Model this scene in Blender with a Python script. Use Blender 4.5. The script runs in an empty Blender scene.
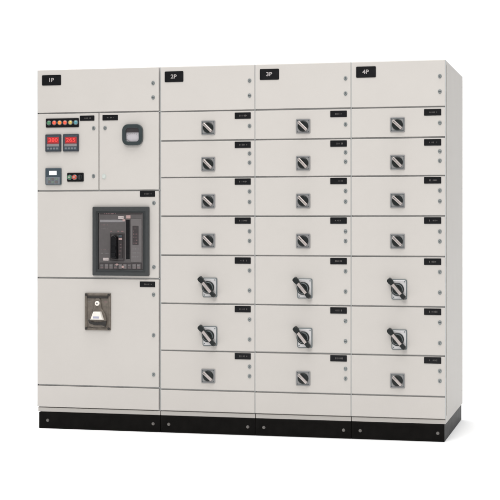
import bpy, bmesh, math, random
from mathutils import Vector, Matrix
random.seed(4)
S = bpy.context.scene
COL = S.collection

# ------------------------------------------------------------------ camera
cam = bpy.data.cameras.new('camera')
cam.sensor_width = 36.0
cam.lens = 1478.6 / 500.0 * 36.0
cam.shift_y = -(250.0 - 223.6) / 500.0
cam.clip_end = 200.0
camo = bpy.data.objects.new('camera', cam)
COL.objects.link(camo)
camo.location = (3.544, -8.854, 1.306)
camo.rotation_euler = (math.radians(90), 0, math.radians(13.62))
S.camera = camo

# ------------------------------------------------------------------ world
W = bpy.data.worlds.new('World')
S.world = W
W.use_nodes = True
bg = W.node_tree.nodes['Background']
bg.inputs[0].default_value = (0.97, 0.985, 1.0, 1)
bg.inputs[1].default_value = 0.28


# ------------------------------------------------------------------ lamps
def softbox(name, loc, target, sx, sy, power, col=(1, 1, 1)):
    l = bpy.data.lights.new(name, 'AREA')
    l.shape = 'RECTANGLE'
    l.size, l.size_y, l.energy, l.color = sx, sy, power, col
    o = bpy.data.objects.new(name, l)
    COL.objects.link(o)
    o.location = loc
    o.rotation_euler = (Vector(target) - Vector(loc)).to_track_quat('-Z', 'Y').to_euler()
    return o


softbox('key_softbox', (1.0, -8.5, 7.5), (1.4, 0.0, 1.0), 4.0, 3.0, 420, (1.0, 0.985, 0.965))
softbox('overhead_softbox', (1.6, -1.5, 8.5), (1.9, -0.8, 0.0), 13.0, 7.0, 980, (1.0, 1.0, 1.0))
softbox('backdrop_softbox', (-0.5, 5.0, 9.5), (0.5, 8.5, 2.0), 14.0, 3.0, 760)
S.view_settings.view_transform = 'Standard'
S.view_settings.look = 'None'
S.view_settings.exposure = 0.0
S.view_settings.gamma = 1.0


# ------------------------------------------------------------------ materials
def srgb(r, g, b):
    f = lambda c: (c / 255 / 12.92) if c / 255 <= .04045 else ((c / 255 + .055) / 1.055) ** 2.4
    return (f(r), f(g), f(b))


def mat(name, col, rough=0.45, metal=0.0, emit=0.0, var=0.06, vscale=30.0, bump=0.0, bscale=600.0, coat=0.0, spec=0.5):
    m = bpy.data.materials.new(name)
    m.use_nodes = True
    nt = m.node_tree
    b = nt.nodes['Principled BSDF']
    b.inputs['Roughness'].default_value = rough
    b.inputs['Metallic'].default_value = metal
    b.inputs['Coat Weight'].default_value = coat
    b.inputs['Specular IOR Level'].default_value = spec
    tc = nt.nodes.new('ShaderNodeTexCoord')
    n = nt.nodes.new('ShaderNodeTexNoise')
    n.inputs['Scale'].default_value = vscale
    n.inputs['Detail'].default_value = 5
    nt.links.new(tc.outputs['Object'], n.inputs['Vector'])
    r = nt.nodes.new('ShaderNodeValToRGB')
    r.color_ramp.elements[0].position = .3
    r.color_ramp.elements[1].position = .7
    r.color_ramp.elements[0].color = (*[c * (1 - var) for c in col], 1)
    r.color_ramp.elements[1].color = (*[min(1, c * (1 + var)) for c in col], 1)
    nt.links.new(n.outputs['Fac'], r.inputs['Fac'])
    nt.links.new(r.outputs['Color'], b.inputs['Base Color'])
    mr = nt.nodes.new('ShaderNodeMapRange')
    mr.inputs['To Min'].default_value = max(0.02, rough - .07)
    mr.inputs['To Max'].default_value = min(1, rough + .07)
    nt.links.new(n.outputs['Fac'], mr.inputs['Value'])
    nt.links.new(mr.outputs['Result'], b.inputs['Roughness'])
    if emit:
        b.inputs['Emission Color'].default_value = (*col, 1)
        b.inputs['Emission Strength'].default_value = emit
    if bump:
        n2 = nt.nodes.new('ShaderNodeTexNoise')
        n2.inputs['Scale'].default_value = bscale
        n2.inputs['Detail'].default_value = 2
        nt.links.new(tc.outputs['Object'], n2.inputs['Vector'])
        bp = nt.nodes.new('ShaderNodeBump')
        bp.inputs['Strength'].default_value = bump
        bp.inputs['Distance'].default_value = 0.001
        nt.links.new(n2.outputs['Fac'], bp.inputs['Height'])
        nt.links.new(bp.outputs['Normal'], b.inputs['Normal'])
    return m


PAINT = (0.520, 0.492, 0.463)
M = {
    'paint': mat('grey powder coat', PAINT, .48, var=.018, vscale=2.2, bump=.25, bscale=420),
    'gapfill': mat('grey gap filler', (.46, .47, .465), .5, var=.02, vscale=8),
    'carcass': mat('grey galvanised frame', (.44, .44, .435), .5, var=.03, vscale=6, bump=.2),
    'side': mat('grey side sheet with painted shade', (.462, .438, .410), .5, var=.02, vscale=1.6, bump=.25, bscale=420),  # door paint darkened, so the side's shade is put into its colour
    'plinth': mat('black plinth enamel', (.0055, .005, .0045), .45, var=.25, vscale=18, bump=.3, bscale=300, spec=.05),
    'bolt': mat('zinc bolt', (.17, .16, .15), .4, .6, var=.1),
    'lock': mat('nickel lock', (.27, .29, .29), .38, .55, var=.12, vscale=90),
    'lockdark': mat('lock slot', (.06, .065, .065), .5),
    'lockpale': mat('painted lock cover', (.50, .53, .50), .5),
    'black': mat('black laminate', (.005, .005, .006), .35, var=.3, spec=.2),
    'white': mat('engraved lettering', (.34, .315, .31), .6),
    'faint': mat('worn engraved lettering', (.075, .068, .065), .6),
    'swplate': mat('switch plate grey plastic', (.25, .245, .245), .4, .1, var=.06, vscale=60),
    'swlight': mat('pale switch plate', (.58, .57, .57), .3, .25, var=.05, vscale=60),
    'dial': mat('black dial plastic', (.010, .013, .013), .35, var=.2, spec=.3),
    'silver': mat('satin grip', (.47, .42, .40), .3, .5, var=.08, vscale=80),
    'gasket': mat('grey switch rim', (.13, .15, .155), .45),
    'slate': mat('slate plastic', (.028, .033, .042), .38, var=.08, vscale=70),
    'darkrim': mat('near black rim', (.017, .020, .021), .4, var=.1),
    'slateblue': mat('blue grey plastic', (.038, .056, .070), .4, var=.1, vscale=70),
    'teal': mat('dark teal bezel', (.027, .037, .039), .35, var=.1),
    'bezel': mat('charcoal bezel', (.033, .036, .037), .42, var=.08, vscale=50, bump=.3),
    'face': mat('warm grey moulded face', (.078, .070, .070), .5, var=.07, vscale=40, bump=.3),
    'facelight': mat('lighter grey strip', (.20, .19, .195), .5, var=.05),
    'facepanel': mat('grey side strip', (.115, .104, .104), .5, var=.06),
    'facedark': mat('dark moulding', (.030, .024, .025), .5, var=.15),
    'pinktext': mat('pink marking', (.20, .12, .125), .6),
    'label': mat('pale label', (.42, .37, .36), .5),
    'labelred': mat('pink label', (.36, .25, .24), .5),
    'display': mat('red digits display', (.33, .026, .028), .3, emit=.10, var=.2, vscale=200),
    'digits': mat('glowing digits', (.78, .06, .055), .3, emit=.28, var=.05),
    'keys': mat('grey keypad', (.14, .155, .175), .45, var=.08, vscale=120),
    'keysgreen': mat('dull green keypad', (.13, .17, .145), .45, var=.2, vscale=120),
    'lcd': mat('white display', (.85, .86, .88), .3, emit=.12, var=.03),
    'dialface': mat('pale meter face', (.50, .475, .50), .35, var=.03, vscale=40),
    'dialcover': mat('dark meter cover', (.035, .030, .032), .25, coat=.5),
    'olive': mat('brown grey metal', (.150, .128, .106), .42, .30, var=.22, vscale=45, bump=.5, bscale=250),
    'olivedark': mat('dark brown moulding', (.018, .015, .013), .45, var=.3, vscale=60),
    'ivory': mat('ivory grip', (.78, .74, .68), .35, var=.05),
    'lilac': mat('lilac label', (.36, .36, .46), .45),
    'floor': mat('white studio floor', (.97, .97, .97), .85, var=.004, vscale=.4),
}
for k, c in {'green': (.035, .16, .07), 'red': (.72, .075, .03), 'orange': (.85, .22, .03), 'yellow': (.48, .36, .09), 'cyan': (.07, .24, .28), 'buttonred': (.45, .08, .05)}.items():
    M['lamp_' + k] = mat(k + ' lens', c, .2, emit=.10, coat=.5, var=.05)
    M['lamp_' + k].use_backface_culling = False


def wavy(m):
    nt = m.node_tree
    b = nt.nodes['Principled BSDF']
    tc = nt.nodes.new('ShaderNodeTexCoord')
    n = nt.nodes.new('ShaderNodeTexNoise')
    n.inputs['Scale'].default_value = 3.2
    n.inputs['Detail'].default_value = 1
    nt.links.new(tc.outputs['Object'], n.inputs['Vector'])
    bp = nt.nodes.new('ShaderNodeBump')
    bp.inputs['Strength'].default_value = 1.0
    bp.inputs['Distance'].default_value = 0.006
    nt.links.new(n.outputs['Fac'], bp.inputs['Height'])
    old = b.inputs['Normal'].links[0].from_node
    nt.links.new(bp.outputs['Normal'], old.inputs['Normal'])


wavy(M['paint'])
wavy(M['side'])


# ------------------------------------------------------------------ mesh builder
class MB:
    def __init__(s):
        s.bm = bmesh.new()
        s.mats = []

    def mi(s, m):
        if m not in s.mats:
            s.mats.append(m)
        return s.mats.index(m)

    def _new(s, tmp, m, mtx=None, smooth=False):
        i = s.mi(m)
        for f in tmp.faces:
            f.material_index = i
            f.smooth = smooth
        if mtx is not None:
            tmp.transform(mtx)
        me = bpy.data.meshes.new('t')
        tmp.to_mesh(me)
        tmp.free()
        s.bm.from_mesh(me)
        bpy.data.meshes.remove(me)
        return s

    def box(s, x0, x1, y0, y1, z0, z1, m, bev=0.0, seg=2, mtx=None):
        t = bmesh.new()
        bmesh.ops.create_cube(t, size=1.0)
        t.transform(Matrix.Translation(((x0 + x1) / 2, (y0 + y1) / 2, (z0 + z1) / 2)) @ Matrix.Diagonal((x1 - x0, y1 - y0, z1 - z0, 1)))
        if bev:
            bmesh.ops.bevel(t, geom=t.edges[:], offset=bev, segments=seg, affect='EDGES', profile=.5)
        return s._new(t, m, mtx)

    def prism(s, pts, y0, y1, m, bev=0.0, mtx=None, seg=2, taper=1.0):
        """outline in x,z (any order round) pushed out from y1 (back) to y0 (front)"""
        t = bmesh.new()
        cx = sum(p[0] for p in pts) / len(pts)
        cz = sum(p[1] for p in pts) / len(pts)
        a = [t.verts.new((cx + (x - cx) * taper, y0, cz + (z - cz) * taper)) for x, z in pts]
        b = [t.verts.new((x, y1, z)) for x, z in pts]
        n = len(pts)
        front = t.faces.new(a)
        t.faces.new(b[::-1])
        for i in range(n):
            t.faces.new((a[i], b[i], b[(i + 1) % n], a[(i + 1) % n]))
        bmesh.ops.recalc_face_normals(t, faces=t.faces[:])
        if bev:
            bmesh.ops.bevel(t, geom=list(front.edges), offset=bev, segments=seg, affect='EDGES', profile=.5)
        return s._new(t, m, mtx)

    def disc(s, cx, cz, r, y0, y1, m, bev=0.0, n=32, taper=1.0, rz=None):
        rz = rz or r
        pts = [(cx + r * math.cos(2 * math.pi * i / n), cz + rz * math.sin(2 * math.pi * i / n)) for i in range(n)]
        return s.prism(pts, y0, y1, m, bev, taper=taper)

    def rrect(s, x0, x1, z0, z1, r, y0, y1, m, bev=0.0, n=5, taper=1.0):
        pts = []
        for (cx, cz, a) in ((x1 - r, z1 - r, 0), (x0 + r, z1 - r, 90), (x0 + r, z0 + r, 180), (x1 - r, z0 + r, 270)):
            for i in range(n + 1):
                t = math.radians(a + 90 * i / n)
                pts.append((cx + r * math.cos(t), cz + r * math.sin(t)))
        return s.prism(pts, y0, y1, m, bev, taper=taper)

    def ring(s, x0, x1, z0, z1, r, wd, y0, y1, m, n=5):
        """rounded rectangular frame with a real opening"""
        def outl(d):
            rr = max(r - d, .002)
            pts = []
            for (cx, cz, a) in ((x1 - d - rr, z1 - d - rr, 0), (x0 + d + rr, z1 - d - rr, 90), (x0 + d + rr, z0 + d + rr, 180), (x1 - d - rr, z0 + d + rr, 270)):
                for i in range(n + 1):
                    t = math.radians(a + 90 * i / n)
                    pts.append((cx + rr * math.cos(t), cz + rr * math.sin(t)))
            return pts
        t = bmesh.new()
        prof = [(0, y1), (0, y0 + .002), (.002, y0), (wd - .002, y0), (wd, y0 + .002), (wd, y1)]
        loops = [[t.verts.new((x, y, z)) for x, z in outl(d)] for d, y in prof]
        k = len(loops[0])
        for a, b in zip(loops, loops[1:]):
            for i in range(k):
                t.faces.new((a[i], a[(i + 1) % k], b[(i + 1) % k], b[i]))
        bmesh.ops.recalc_face_normals(t, faces=t.faces[:])
        return s._new(t, m)

    def dome(s, cx, cz, r, y1, depth, m):
        t = bmesh.new()
        bmesh.ops.create_uvsphere(t, u_segments=20, v_segments=12, radius=1)
        t.transform(Matrix.Translation((cx, y1, cz)) @ Matrix.Diagonal((r, depth, r, 1)))
        return s._new(t, m, smooth=True)

    def text(s, body, cx, cz, h, y, m, bold=.0, xs=1.0, shear=0.0):
        cu = bpy.data.curves.new('lettering', 'FONT')
        cu.body = body
        cu.size = h * 1.42
        cu.align_x = 'CENTER'
        cu.align_y = 'CENTER'
        cu.offset = bold
        cu.shear = shear
        cu.extrude = .0006
        o = bpy.data.objects.new('lettering_source', cu)
        COL.objects.link(o)
        dg = bpy.context.evaluated_depsgraph_get()
        me = bpy.data.meshes.new_from_object(o.evaluated_get(dg))
        t = bmesh.new()
        t.from_mesh(me)
        bpy.data.objects.remove(o)
        bpy.data.curves.remove(cu)
        bpy.data.meshes.remove(me)
        mtx = Matrix.Translation((cx, y, cz)) @ Matrix.Rotation(math.radians(90), 4, 'X') @ Matrix.Diagonal((xs, 1, 1, 1))
        return s._new(t, m, mtx)

    def marks(s, x0, x1, zc, h, y, m, n=6, seed=0):
        """small worn engraved strokes, too small to read"""
        rd = random.Random(seed)
        x = x0
        step = (x1 - x0) / n
        for i in range(n):
            if rd.random() < .82:
                w = step * rd.uniform(.25, .7)
                hh = h * rd.uniform(.55, 1)
                s.box(x, x + w, y - .0006, y, zc - hh / 2, zc + hh / 2, m)
            x += step
        return s

    def build(s, name, parent=None, loc=(0, 0, 0), label=None):
        me = bpy.data.meshes.new(name)
        off = Vector(loc)
        s.bm.transform(Matrix.Translation(-off))
        s.bm.to_mesh(me)
        s.bm.free()
        for k in s.mats:
            me.materials.append(M[k])
        o = bpy.data.objects.new(name, me)
        COL.objects.link(o)
        if parent is not None:
            o.parent = parent
            p = off.copy()
            q = parent
            while q is not None and q.get('own') is not None:
                p -= Vector(q['own'])
                q = q.parent
            o.location = p
        o['own'] = tuple(p) if parent is not None else loc
        if label:
            o['label'] = label
        return o


ALL = []


def part(mb, name, parent, loc, label=None):
    """loc is given in the cabinet's own frame; the parent's offset is taken off"""
    off = Vector(loc)
    me = bpy.data.meshes.new(name)
    mb.bm.transform(Matrix.Translation(-off))
    mb.bm.to_mesh(me)
    mb.bm.free()
    for k in mb.mats:
        me.materials.append(M[k])
    o = bpy.data.objects.new(name, me)
    COL.objects.link(o)
    o.parent = parent
    po = OFF.get(parent, Vector((0, 0, 0)))
    o.location = off - po
    OFF[o] = off
    if label:
        o['label'] = label
    return o


JR = random.Random(11)
OFF = {}
TH = 0.020          # door sheet fold depth
YB = 0.024          # front of the frame behind the doors
DEPTH = 1.085
ROWS = [2.2885, 2.0055, 1.8225, 1.593, 1.3515, 1.109, 0.808, 0.5145, 0.271, 0.135]


# ------------------------------------------------------------------ studio floor and backdrop
def studio():
    me = bmesh.new()
    prof = [(-14.0, 0.0), (7.0, 0.0)]
    R = 3.0
    for i in range(1, 13):
        a = math.radians(90 * i / 12)
        prof.append((7.0 + R * math.sin(a), R - R * math.cos(a)))
    prof.append((10.0, 12.0))
    fl = bmesh.new()
    vs = [fl.verts.new(p) for p in ((-22, -14, 0), (25, -14, 0), (25, 7, 0), (-22, 7, 0))]
    fl.faces.new(vs)
    m1 = bpy.data.meshes.new('floor')
    fl.to_mesh(m1)
    m1.materials.append(M['floor'])
    o = bpy.data.objects.new('floor', m1)
    COL.objects.link(o)
    o['kind'] = 'structure'
    rows = [[me.verts.new((x, y, z)) for x in (-22, 25)] for y, z in prof[1:]]
    for a, b in zip(rows, rows[1:]):
        f = me.faces.new((a[0], a[1], b[1], b[0]))
        f.smooth = True
    m2 = bpy.data.meshes.new('backdrop')
    me.to_mesh(m2)
    m2.materials.append(M['floor'])
    o = bpy.data.objects.new('backdrop', m2)
    COL.objects.link(o)
    o['kind'] = 'structure'


studio()


# ------------------------------------------------------------------ cabinet pieces
def thing(name, label, x):
    o = bpy.data.objects.new(name, None)
    COL.objects.link(o)
    o.empty_display_size = .2
    o.location = (x, 0, 0)
    o['label'] = label
    o['category'] = 'switchgear cabinet'
    o['group'] = 'switchgear cabinets bolted side by side in one row'
    OFF[o] = Vector((0, 0, 0))
    return o


def enclosure(root, w, left_gap, ends):
    b = MB()
    # carcass: bottom rail, box, folded front posts
    x0, x1 = 0.0015, w - .0015
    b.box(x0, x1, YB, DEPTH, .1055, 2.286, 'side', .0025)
    # front frame: posts and rails the doors close on
    b.box(x0 + .001, x0 + .019, YB - .0015, YB + .01, .108, 2.284, 'carcass')
    b.box(x1 - .019, x1 - .001, YB - .0015, YB + .01, .108, 2.284, 'carcass')
    for z in ROWS[1:-1]:
        b.box(x0 + .020, x1 - .020, YB - .0012, YB + .01, z - .012, z + .012, 'carcass')
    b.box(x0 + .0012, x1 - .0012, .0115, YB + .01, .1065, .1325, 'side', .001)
    b.box(x0 + .020, x1 - .020, YB - .0012, YB + .01, .136, .150, 'carcass')
    # filler strips, added to lighten the shaded gaps between neighbouring doors
    for z in ROWS[1:-1] if not ends.startswith('l') else (2.008, 1.5155, .961, .277):
        b.box(x0 + .003, x1 - .003, .0125, YB + .005, z - .0038, z + .0038, 'carcass')
    gl, gr = left_gap
    b.box(0.0003, gl - .0003, .0035 if gl < .004 else .0195, YB + .005, .140, 2.284, 'gapfill')
    b.box(w - gr + .0003, w - .0003, .0035 if gr < .004 else .0195, YB + .005, .140, 2.284, 'gapfill')
    part(b, 'enclosure', root, (w / 2, YB, .1055))
    # roof
    r = MB()
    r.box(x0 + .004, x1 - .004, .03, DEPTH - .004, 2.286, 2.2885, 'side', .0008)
    part(r, 'roof', root, (w / 2, DEPTH / 2, 2.286))
    # plinth: a folded black channel frame
    p = MB()
    px0 = .010 if 'l' in ends else .0008
    px1 = w - (.007 if 'r' in ends else .0008)
    y0, y1, t = .006, DEPTH - .035, .006
    p.box(px0, px1, y0, y0 + .045, 0.001, .104, 'plinth', .003)
    p.box(px0, px1, y1 - .045, y1, 0.001, .104, 'plinth', .003)
    p.box(px0 + .0005, px0 + .045, y0 + .045, y1 - .045, 0.001, .1035, 'plinth')
    p.box(px1 - .045, px1 - .0005, y0 + .045, y1 - .045, 0.001, .1035, 'plinth')
    pl = part(p, 'plinth', root, (w / 2, y0, 0))
    for bx in ((.070 if 'l' in ends else .055), w - .047):
        q = MB()
        q.disc(bx, .052, .0098, y0 - .002, y0 + .001, 'bolt', .0005, n=20)
        q.disc(bx, .052, .0066, y0 - .007, y0 - .002, 'bolt', .001, n=6)
        part(q, 'bolt', pl, (bx, y0, .052))


def side_panel(root, w, side):
    xa, xb = (w - .0015, w + .0005) if side > 0 else (-.0005, .0015)
    b = MB()
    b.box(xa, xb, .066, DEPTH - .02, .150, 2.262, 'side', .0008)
    for z in (.20, .86, 1.54, 2.21):
        for y in (.085, DEPTH - .075):
            m = Matrix.Translation((xb if side > 0 else xa, y, z)) @ Matrix.Rotation(math.radians(90 if side > 0 else -90), 4, 'Z')
            t = bmesh.new()
            bmesh.ops.create_cone(t, cap_ends=True, segments=14, radius1=.006, radius2=.004, depth=.002)
            b._new(t, 'lock', m @ Matrix.Rotation(math.radians(90), 4, 'X'))
    part(b, 'side_panel', root, (xb, DEPTH / 2, .15))


def door(root, name, x0, x1, z0, z1, gx0=.003, gx1=.003, gz=.0042, cut=None, label=None):
    """folded sheet panel with rounded edges, optionally a little bowed"""
    b = MB()
    j = [JR.uniform(-.0005, .0005) for _ in range(4)]
    b.box(x0 + gx0 + j[0] * .4, x1 - gx1 + j[1] * .4, 0, TH, z0 + gz + j[2], z1 - gz + j[3], 'paint', .0026, 3)
    # stiffening return behind
    b.box(x0 + .02, x1 - .02, TH, TH + .0015, z0 + .02, z1 - .02, 'carcass')
    return part(b, name, root, (x1, TH, (z0 + z1) / 2), label)


def lock(dr, x, z, kind='lock', rot=25, r=.0098):
    b = MB()
    body = 'lockpale' if kind == 'pale' else 'lock'
    b.disc(x, z, r * 1.16, -.0025, .0004, body, .0008, n=24, rz=r * 1.35)
    b.disc(x, z, r * .82, -.0065, -.0025, body, .0012, n=24, rz=r * .92)
    if kind != 'pale':
        m = Matrix.Translation((x, 0, z)) @ Matrix.Rotation(math.radians(rot), 4, 'Y')
        b.box(-.0020, .0020, -.0072, -.0064, -r * .75, r * .75, 'lockdark', mtx=m)
    return part(b, 'lock', dr, (x, 0, z))


def big_plate(dr, x0, x1, z0, z1, txt, shear=0.0):
    b = MB()
    b.rrect(x0, x1, z0, z1, .006, -.003, .0004, 'black', .0008)
    b.text(txt, (x0 + x1) / 2 - .002, (z0 + z1) / 2, (z1 - z0) * .36, -.0036, 'white', bold=.0008, xs=1.1, shear=shear)
    return part(b, 'nameplate', dr, ((x0 + x1) / 2, 0, (z0 + z1) / 2))


def small_plate(dr, x0, x1, z0, z1, seed):
    b = MB()
    b.rrect(x0, x1, z0, z1, .003, -.003, .0004, 'black', .0006)
    w = x1 - x0
    b.marks(x0 + w * .30, x0 + w * .80, (z0 + z1) / 2, (z1 - z0) * .30, -.003, 'faint', 7, seed)
    return part(b, 'nameplate', dr, ((x0 + x1) / 2, 0, (z0 + z1) / 2))


def small_switch(root, x, z, rot=0.0):
    h = .0445
    b = MB()
    b.rrect(x - h, x + h, z - h, z + h, .006, -.006, .0006, 'swplate', .0015)
    b.ring(x - h + .006, x + h - .006, z - h + .006, z + h - .006, .006, .003, -.0078, -.0055, 'gasket')
    for sx in (-1, 1):
        for sz in (-1, 1):
            b.disc(x + sx * .035, z + sz * .035, .0035, -.0075, -.006, 'lockdark', n=12)
    sw = part(b, 'rotary_switch', root, (x, 0, z))
    d = MB()
    d.disc(x, z, .0335, -.016, -.0058, 'dial', .003, n=40, taper=.94)
    part(d, 'dial', sw, (x, -.006, z))
    g = MB()
    m = Matrix.Translation((x, 0, z)) @ Matrix.Rotation(math.radians(45 + rot), 4, 'Y')
    g.box(-.036, .036, -.034, -.0155, -.0085, .0085, 'silver', .004, 3, mtx=m)
    g.box(-.031, -.012, -.0347, -.0338, -.0014, .0014, 'lockdark', mtx=m)
    part(g, 'knob', sw, (x, -.016, z))
    return sw


def big_switch(root, x, z, rot=0.0):
    """x, z is the middle of the plate"""
    hx, hz = .047, .061
    b = MB()
    b.rrect(x - hx, x + hx, z - hz, z + hz, .010, -.008, .0006, 'gasket', .0015)
    b.rrect(x - hx + .006, x + hx - .006, z - hz + .006, z + hz - .006, .007, -.011, -.0079, 'swlight', .0012)
    for sx, sz in ((-1, -1), (1, 1), (1, -1)):
        b.disc(x + sx * .034, z + sz * .047, .004, -.0125, -.011, 'gasket', n=14)
    sw = part(b, 'isolator_switch', root, (x, 0, z))
    cx, cz = x - .010, z + .001
    d = MB()
    d.disc(cx, cz, .040, -.022, -.0108, 'dial', .003, n=44, taper=.95)
    d.disc(cx, cz, .033, -.0245, -.022, 'gasket', .001, n=40)
    d.disc(cx, cz, .029, -.0252, -.0244, 'dial', .0004, n=40)
    part(d, 'dial', sw, (cx, -.011, cz))
    g = MB()
    m = Matrix.Translation((cx, 0, cz)) @ Matrix.Rotation(math.radians(50 + rot), 4, 'Y')
    # lever: bar swelling into a thick grip end, light insert in the middle
    out = [(-.084, .010), (-.078, .016), (-.064, .017), (-.046, .0135), (-.030, .0135), (0, .017), (.032, .014), (.052, .0125), (.066, .014), (.074, .009),
           (.074, -.009), (.066, -.014), (.052, -.0125), (.032, -.0135), (0, -.016), (-.030, -.0135), (-.046, -.0135), (-.064, -.017), (-.078, -.016), (-.084, -.010)]
    g.prism(out, -.047, -.0243, 'dial', .004, mtx=m, taper=.94)
    g.box(-.040, .038, -.0505, -.0462, -.0092, .0092, 'silver', .002, mtx=m)
    part(g, 'lever', sw, (cx, -.024, cz))
    return sw


# ------------------------------------------------------------------ feeder cabinets
LOCKZ = [(2.187, 2.095), (1.908,), (1.738, 1.682), (1.504, 1.440), (1.259, 1.200), (1.017, .894), (.715, .592), (.425, .366)]
PLZ = [None, 1.972, 1.792, 1.565, 1.3245, 1.078, .7785, .488]
SWZ = [None, 1.901, 1.675, 1.445, 1.200, .910, .609, .361]


def feeder(x, w, label, txt, ends='', gl=.003, gr=.003, shear=0.0, seed=0):
    rd = random.Random(seed)
    root = thing('switchgear_cabinet', label, x)
    enclosure(root, w, (gl, gr), ends)
    if 'r' in ends:
        side_panel(root, w, 1)
    xc = w * .5 + {0: 0, 1: 0}.get(0)
    sx = SX[txt]
    for i in range(8):
        z1, z0 = ROWS[i], ROWS[i + 1]
        d = door(root, 'door', 0, w, z0, z1, gl, gr, gz=.0045)
        for lz in LOCKZ[i]:
            lock(d, w - .034, lz, rot=rd.choice((20, 25, 32, 15, 90, 60)))
        if i == 0:
            big_plate(d, .031, .152, 2.189, 2.256, txt, shear)
        else:
            small_plate(d, w - .128, w - .026, PLZ[i] - .0195, PLZ[i] + .0195, seed * 10 + i)
            if i in (5, 6):
                big_switch(root, sx + .011, SWZ[i], rd.uniform(-2, 2))
            else:
                small_switch(root, sx, SWZ[i], rd.uniform(-3, 3))
    door(root, 'toe_panel', 0, w, ROWS[9], ROWS[8], gl, gr, gz=.0042)
    return root


SX = {'2P': .313, '3P': .303, '4P': .283}


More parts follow.
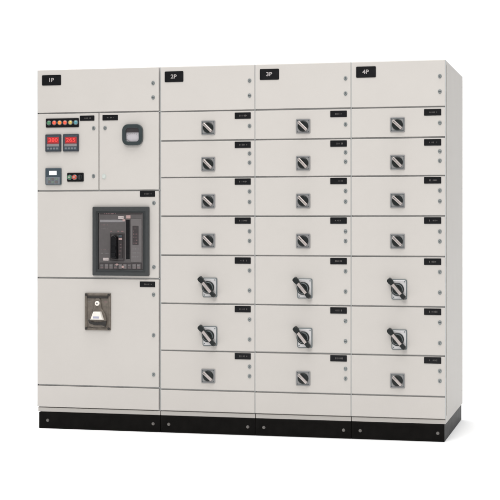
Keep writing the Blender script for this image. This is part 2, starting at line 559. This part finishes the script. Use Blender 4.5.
# ------------------------------------------------------------------ incoming cabinet
def incomer():
    w = .820
    root = thing('switchgear_cabinet', 'wide grey cabinet at the left end with meters, indicator lamps and large dark circuit breaker', 0)
    root['category'] = 'switchgear cabinet'
    enclosure(root, w, (.003, .009), 'l')
    side_panel(root, w, -1)
    gr = .009
    d = door(root, 'door', 0, w, 2.008, 2.2885, .003, gr)
    big_plate(d, .034, .163, 2.186, 2.252, '1P')
    lock(d, .775, 2.186)
    lock(d, .775, 2.096, rot=80)

    # instrument door
    d = door(root, 'door', 0, .416, 1.5155, 2.008, .003, .0025)
    small_plate(d, .290, .387, 1.957, 1.990, 3)
    lock(d, .382, 1.909)
    lock(d, .381, 1.606, rot=10)
    # lamp strip
    b = MB()
    b.rrect(.061, .284, 1.9175, 1.975, .006, -.006, .0006, 'black', .0015)
    lp = part(b, 'indicator_panel', root, (.172, 0, 1.946))
    for k, c in enumerate(('green', 'red', 'orange', 'red', 'yellow', 'cyan')):
        cx = .0835 + k * .0362
        b = MB()
        b.disc(cx, 1.947, .0155, -.010, -.0058, 'gasket', .0015, n=28)
        b.dome(cx, 1.947, .0125, -.0095, .009, 'lamp_' + c)
        part(b, 'indicator_light', lp, (cx, -.006, 1.947), c + ' indicator lamp')
    # two digital meters
    for x0, reading in ((.060, '380'), (.179, '265')):
        x1 = x0 + .105
        b = MB()
        b.rrect(x0, x1, 1.7635, 1.8735, .004, -.012, .0006, 'slate', .0025)
        b.rrect(x0 + .008, x1 - .008, 1.771, 1.866, .003, -.0135, -.0119, 'slateblue', .0008)
        mt = part(b, 'digital_meter', root, (x0 + .052, 0, 1.8185))
        b = MB()
        b.rrect(x0 + .015, x1 - .012, 1.8145, 1.856, .002, -.0145, -.0134, 'display', .0003)
        b.text(reading, x0 + .054, 1.8355, .023, -.0149, 'digits', bold=.0006, xs=1.3)
        part(b, 'display', mt, (x0 + .052, -.0135, 1.835))
        b = MB()
        b.rrect(x0 + .011, x1 - .011, 1.796, 1.812, .002, -.0147, -.0134, 'facelight', .0004)
        for k in range(4):
            b.rrect(x0 + .014 + k * .020, x0 + .029 + k * .020, 1.777, 1.789, .002, -.0155, -.0134, 'keys', .0008)
        part(b, 'keypad', mt, (x0 + .052, -.0135, 1.79))
    # protection relay with white display
    b = MB()
    b.rrect(.061, .167, 1.553, 1.659, .005, -.014, .0006, 'slateblue', .003)
    b.rrect(.068, .160, 1.558, 1.602, .003, -.0155, -.0139, 'keys', .0008)
    rl = part(b, 'protection_relay', root, (.114, 0, 1.606))
    b = MB()
    b.rrect(.087, .138, 1.614, 1.641, .002, -.0158, -.0139, 'lcd', .0004)
    part(b, 'display', rl, (.112, -.014, 1.628))
    b = MB()
    for k in range(3):
        for j in range(2):
            b.rrect(.080 + k * .024, .098 + k * .024, 1.563 + j * .019, 1.577 + j * .019, .003, -.0175, -.0154, 'keysgreen' if (k + j) % 2 else 'facepanel', .0008)
    part(b, 'keypad', rl, (.114, -.0155, 1.58))
    # push button strip
    b = MB()
    b.rrect(.205, .316, 1.572, 1.628, .006, -.006, .0006, 'black', .0015)
    st = part(b, 'button_panel', root, (.26, 0, 1.6))
    for cx, c, r in ((.223, 'lamp_green', .013), (.257, 'lamp_buttonred', .0145)):
        b = MB()
        b.disc(cx, 1.600, r + .003, -.010, -.0058, 'gasket', .0015, n=28)
        b.disc(cx, 1.600, r, -.018, -.0098, c, .003, n=28)
        if c == 'lamp_green':
            b.disc(cx, 1.600, .0055, -.0188, -.0178, 'label', n=16)
        else:
            b.disc(cx - .001, 1.601, .006, -.0188, -.0178, 'labelred', n=16)
        part(b, 'push_button', st, (cx, -.006, 1.6), 'green push button' if c == 'lamp_green' else 'red push button')
    b = MB()
    b.disc(.292, 1.600, .016, -.013, -.0058, 'dial', .002, n=28)
    b.box(.288, .296, -.024, -.0128, 1.586, 1.614, 'slate', .002)
    part(b, 'selector_knob', st, (.292, -.006, 1.6))

    # metering door
    d = door(root, 'door', .416, w, 1.5155, 2.008, .0025, gr)
    small_plate(d, .441, .543, 1.957, 1.991, 8)
    lock(d, .458, 1.909, rot=70)
    lock(d, .451, 1.604, 'pale', r=.0125)
    b = MB()
    b.ring(.577, .710, 1.797, 1.930, .040, .024, -.022, .0006, 'teal', n=8)
    am = part(b, 'analogue_meter', root, (.643, 0, 1.863))
    b = MB()
    b.rrect(.596, .691, 1.814, 1.913, .012, -.006, -.0005, 'dialface', .0008)
    # scale arc and needle
    for k in range(11):
        a = math.radians(150 - k * 12)
        px, pz = .643 + .060 * math.cos(a), 1.812 + .060 * math.sin(a)
        m = Matrix.Translation((px, 0, pz)) @ Matrix.Rotation(-a, 4, 'Y')
        b.box(-.004, .004, -.0066, -.0058, -.0007, .0007, 'facelight', mtx=m)
    m = Matrix.Translation((.643, 0, 1.812)) @ Matrix.Rotation(-math.radians(148), 4, 'Y')
    b.box(0, .056, -.0082, -.0074, -.0008, .0008, 'facelight', mtx=m)
    part(b, 'dial_face', am, (.643, -.001, 1.863))
    b = MB()
    b.rrect(.600, .688, 1.878, 1.909, .008, -.015, -.0058, 'dialcover', .001)
    part(b, 'dial_cover', am, (.643, -.006, 1.897))

    # breaker door
    d = door(root, 'door', 0, w, .961, 1.5155, .003, gr, gz=.005)
    small_plate(d, .689, .787, 1.474, 1.511, 12)
    lock(d, .780, 1.435)
    lock(d, .780, 1.034, rot=70)
    b = MB()
    b.ring(.380, .752, .978, 1.412, .006, .038, -.020, .0006, 'bezel', n=2)
    b.box(.416, .716, -.004, .0006, 1.014, 1.376, 'bezel')
    b.ring(.402, .730, 1.000, 1.390, .004, .015, -.0215, -.0195, 'darkrim', n=2)
    cb = part(b, 'circuit_breaker', root, (.566, 0, 1.195))
    fx0, fx1, fz0, fz1 = .422, .711, 1.020, 1.392
    fz1 = 1.371
    PX = lambda u: .380 + (u - 93.6) * .00662
    PZ = lambda v: 1.412 - (v - 206.8) * .00627
    yf = -.014
    b = MB()
    b.rrect(.420, .712, 1.017, 1.3735, .004, yf, -.0038, 'face', .002)
    # raised relief and printed areas of the moulded face
    b.rrect(PX(101), PX(126), PZ(222.4), PZ(219.7), .002, yf - .002, yf + .0002, 'facelight', .0006)
    b.rrect(PX(101), PX(142.5), PZ(214.6), PZ(212.9), .001, yf - .0015, yf + .0002, 'facedark', .0004)
    b.marks(PX(101.5), PX(118), PZ(213.7), .006, yf - .0016, 'pinktext', 9, 2)
    for k, v in enumerate((225, 229, 250, 253.5)):
        b.marks(PX(102), PX(109 if k < 2 else 111), PZ(v), .004, yf, 'facelight' if k % 2 else 'pinktext', 7, 30 + k)
    b.marks(PX(111.5), PX(125.5), PZ(231.5), .007, yf, 'pinktext', 4, 51)
    fc = part(b, 'front_cover', cb, (.566, yf, 1.195))
    b = MB()
    b.rrect(PX(131.8), PX(142.6), PZ(262), PZ(218.8), .003, yf - .003, yf + .0002, 'facepanel', .001)
    b.rrect(PX(133.6), PX(139.6), PZ(245), PZ(226), .002, yf - .0038, yf - .0028, 'facedark', .0004)
    for k in range(6):
        b.marks(PX(134.2), PX(139), PZ(228.2 + k * 3.0), .005, yf - .0038, 'pinktext', 3, 70 + k)
    for k in range(3):
        b.marks(PX(133), PX(141), PZ(249 + k * 4), .004, yf - .003, 'facelight', 5, 90 + k)
    part(b, 'rating_panel', cb, (PX(137), yf, PZ(240)))
    b = MB()
    b.box(PX(127.0), PX(131.0), yf - .0012, yf + .0002, PZ(259.3), PZ(220), 'black', .0004)
    b.box(PX(126.5), PX(127.0), yf - .004, yf + .0002, PZ(259.8), PZ(219.6), 'facepanel', .0004)
    b.box(PX(131.0), PX(131.4), yf - .004, yf + .0002, PZ(259.8), PZ(219.6), 'facepanel', .0004)
    part(b, 'slot', cb, (PX(129), yf, PZ(240)))
    for (a, c, v0, v1, m) in ((119.4, 124.8, 216, 219, 'label'), (127.2, 131.6, 215.4, 218.6, 'labelred'), (123.6, 126.2, 219.4, 221.4, 'labelred'), (104.2, 109.8, 258, 260.8, 'label')):
        b = MB()
        b.rrect(PX(a), PX(c), PZ(v1), PZ(v0), .002, yf - .0035, yf + .0002, m, .0006)
        if m == 'label':
            b.marks(PX(a + .6), PX(c - .4), PZ((v0 + v1) / 2), .006, yf - .0035, 'facelight', 5, int(a))
        part(b, 'sticker', cb, (PX((a + c) / 2), yf, PZ(v1)))
    # toggle in its well
    b = MB()
    b.ring(PX(111.2), PX(125.4), PZ(261.3), PZ(233.2), .006, .007, yf - .006, yf + .0002, 'facedark', n=4)
    b.box(PX(112.2), PX(124.4), yf - .001, yf + .0002, PZ(260.3), PZ(234.2), 'face')
    part(b, 'toggle_well', cb, (PX(118), yf, PZ(247)))
    b = MB()
    b.prism([(PX(113.1), PZ(259)), (PX(119.4), PZ(259.3)), (PX(119.1), PZ(237)), (PX(117.5), PZ(235.4)), (PX(114.6), PZ(235.6)), (PX(113.4), PZ(238))], yf - .038, yf - .0008, 'black', .003, taper=.93)
    b.box(PX(114), PX(118.4), yf - .046, yf - .0375, PZ(256.5), PZ(253), 'black', .0025)
    b.box(PX(114), PX(118.4), yf - .046, yf - .0375, PZ(249.5), PZ(246.5), 'black', .0025)
    part(b, 'toggle', cb, (PX(116), yf, PZ(247)))
    b = MB()
    b.rrect(PX(119.9), PX(123.8), PZ(258.5), PZ(235), .003, yf - .010, yf - .0008, 'facedark', .002)
    b.rrect(PX(120.2), PX(123.6), PZ(240.2), PZ(238), .002, yf - .013, yf - .0098, 'labelred', .001)
    b.rrect(PX(120.2), PX(123.4), PZ(237.4), PZ(235.6), .002, yf - .0115, yf - .0098, 'slateblue', .0006)
    for k in range(4):
        b.marks(PX(120.4), PX(123.4), PZ(244.5 + k * 3.3), .005, yf - .010, 'pinktext', 3, 110 + k)
    part(b, 'trip_indicator', cb, (PX(122), yf, PZ(247)))
    b = MB()
    b.rrect(PX(100.4), PX(142.8), PZ(269.8), PZ(263.0), .002, yf - .003, yf + .0002, 'facedark', .0008)
    for k in range(9):
        xa = PX(101.4 + k * 4.6)
        b.rrect(xa, xa + .022, PZ(269), PZ(264.2), .002, yf - .0045, yf - .0028, 'facepanel' if k % 3 else 'face', .0006)
        b.marks(xa + .002, xa + .021, PZ(265.6), .005, yf - .0045, 'facelight', 3, 140 + k)
        b.marks(xa + .002, xa + .021, PZ(267.8), .005, yf - .0045, 'pinktext', 3, 160 + k)
    b.disc(PX(118.2), PZ(264.7), .010, -.0205, yf - .003, 'labelred', .001, n=18, rz=.006)
    b.disc(PX(124), PZ(267), .008, -.0205, yf - .003, 'labelred', .001, n=18)
    part(b, 'terminal_strip', cb, (PX(121), yf, PZ(266.5)))

    # bottom door with lift handle unit
    d = door(root, 'door', 0, w, .277, .961, .003, gr, gz=.005)
    small_plate(d, .688, .788, .908, .943, 17)
    lock(d, .778, .861, rot=75)
    lock(d, .778, .607)
    lock(d, .778, .361)
    b = MB()
    b.ring(.326, .497, .633, .867, .004, .014, -.012, .0006, 'olive', n=2)
    b.box(.338, .485, -.005, .0006, .645, .855, 'olive')
    for sx in (.337, .486):
        for sz in (.644, .856):
            b.disc(sx, sz, .0085, -.0145, -.0118, 'olivedark', .001, n=18)
    hd = part(b, 'switch_unit', root, (.411, 0, .75))
    b = MB()
    b.prism([(.352, .700), (.362, .735), (.384, .770), (.392, .822), (.400, .834), (.424, .834), (.432, .822), (.440, .770), (.464, .735), (.472, .700), (.468, .660), (.440, .650), (.384, .650), (.356, .660)], -.016, -.0048, 'olive', .004)
    b.box(.343, .480, -.012, -.0048, .834, .846, 'olivedark', .001)
    b.marks(.452, .476, .812, .010, -.0052, 'pinktext', 3, 200)
    b.marks(.344, .372, .812, .006, -.0052, 'facelight', 4, 201)
    b.marks(.344, .350, .700, .016, -.0052, 'facelight', 2, 202)
    part(b, 'housing', hd, (.411, -.005, .75))
    b = MB()
    b.disc(.412, .803, .0155, -.026, -.0158, 'ivory', .004, n=28)
    b.disc(.412, .803, .0055, -.0268, -.0258, 'facelight', n=14)
    part(b, 'hub', hd, (.412, -.016, .803))
    b = MB()
    b.prism([(.371, .700), (.456, .700), (.438, .752), (.391, .752)], -.044, -.0158, 'ivory', .005, taper=.94)
    b.box(.393, .432, -.0448, -.0435, .709, .722, 'lilac', .0003)
    part(b, 'grip', hd, (.413, -.016, .726))
    b = MB()
    b.prism([(.352, .698), (.375, .688), (.412, .683), (.450, .688), (.474, .694), (.468, .656), (.440, .668), (.405, .664), (.372, .672), (.357, .680)], -.024, -.0158, 'olivedark', .002)
    part(b, 'lower_lip', hd, (.412, -.016, .685))

    door(root, 'toe_panel', 0, w, .135, .277, .003, gr)
    return root


incomer()
feeder(.820, .610, 'narrow grey cabinet marked 2P, directly right of the wide cabinet with the meters', '2P', gl=.005, gr=.0028, seed=1)
feeder(1.430, .599, 'narrow grey cabinet marked 3P, standing between the 2P and 4P cabinets', '3P', gl=.0028, gr=.0028, seed=2)
feeder(2.029, .571, 'narrow grey cabinet marked 4P at the right end, its plain side panel showing', '4P', ends='r', gl=.0028, gr=.003, shear=-.0, seed=3)
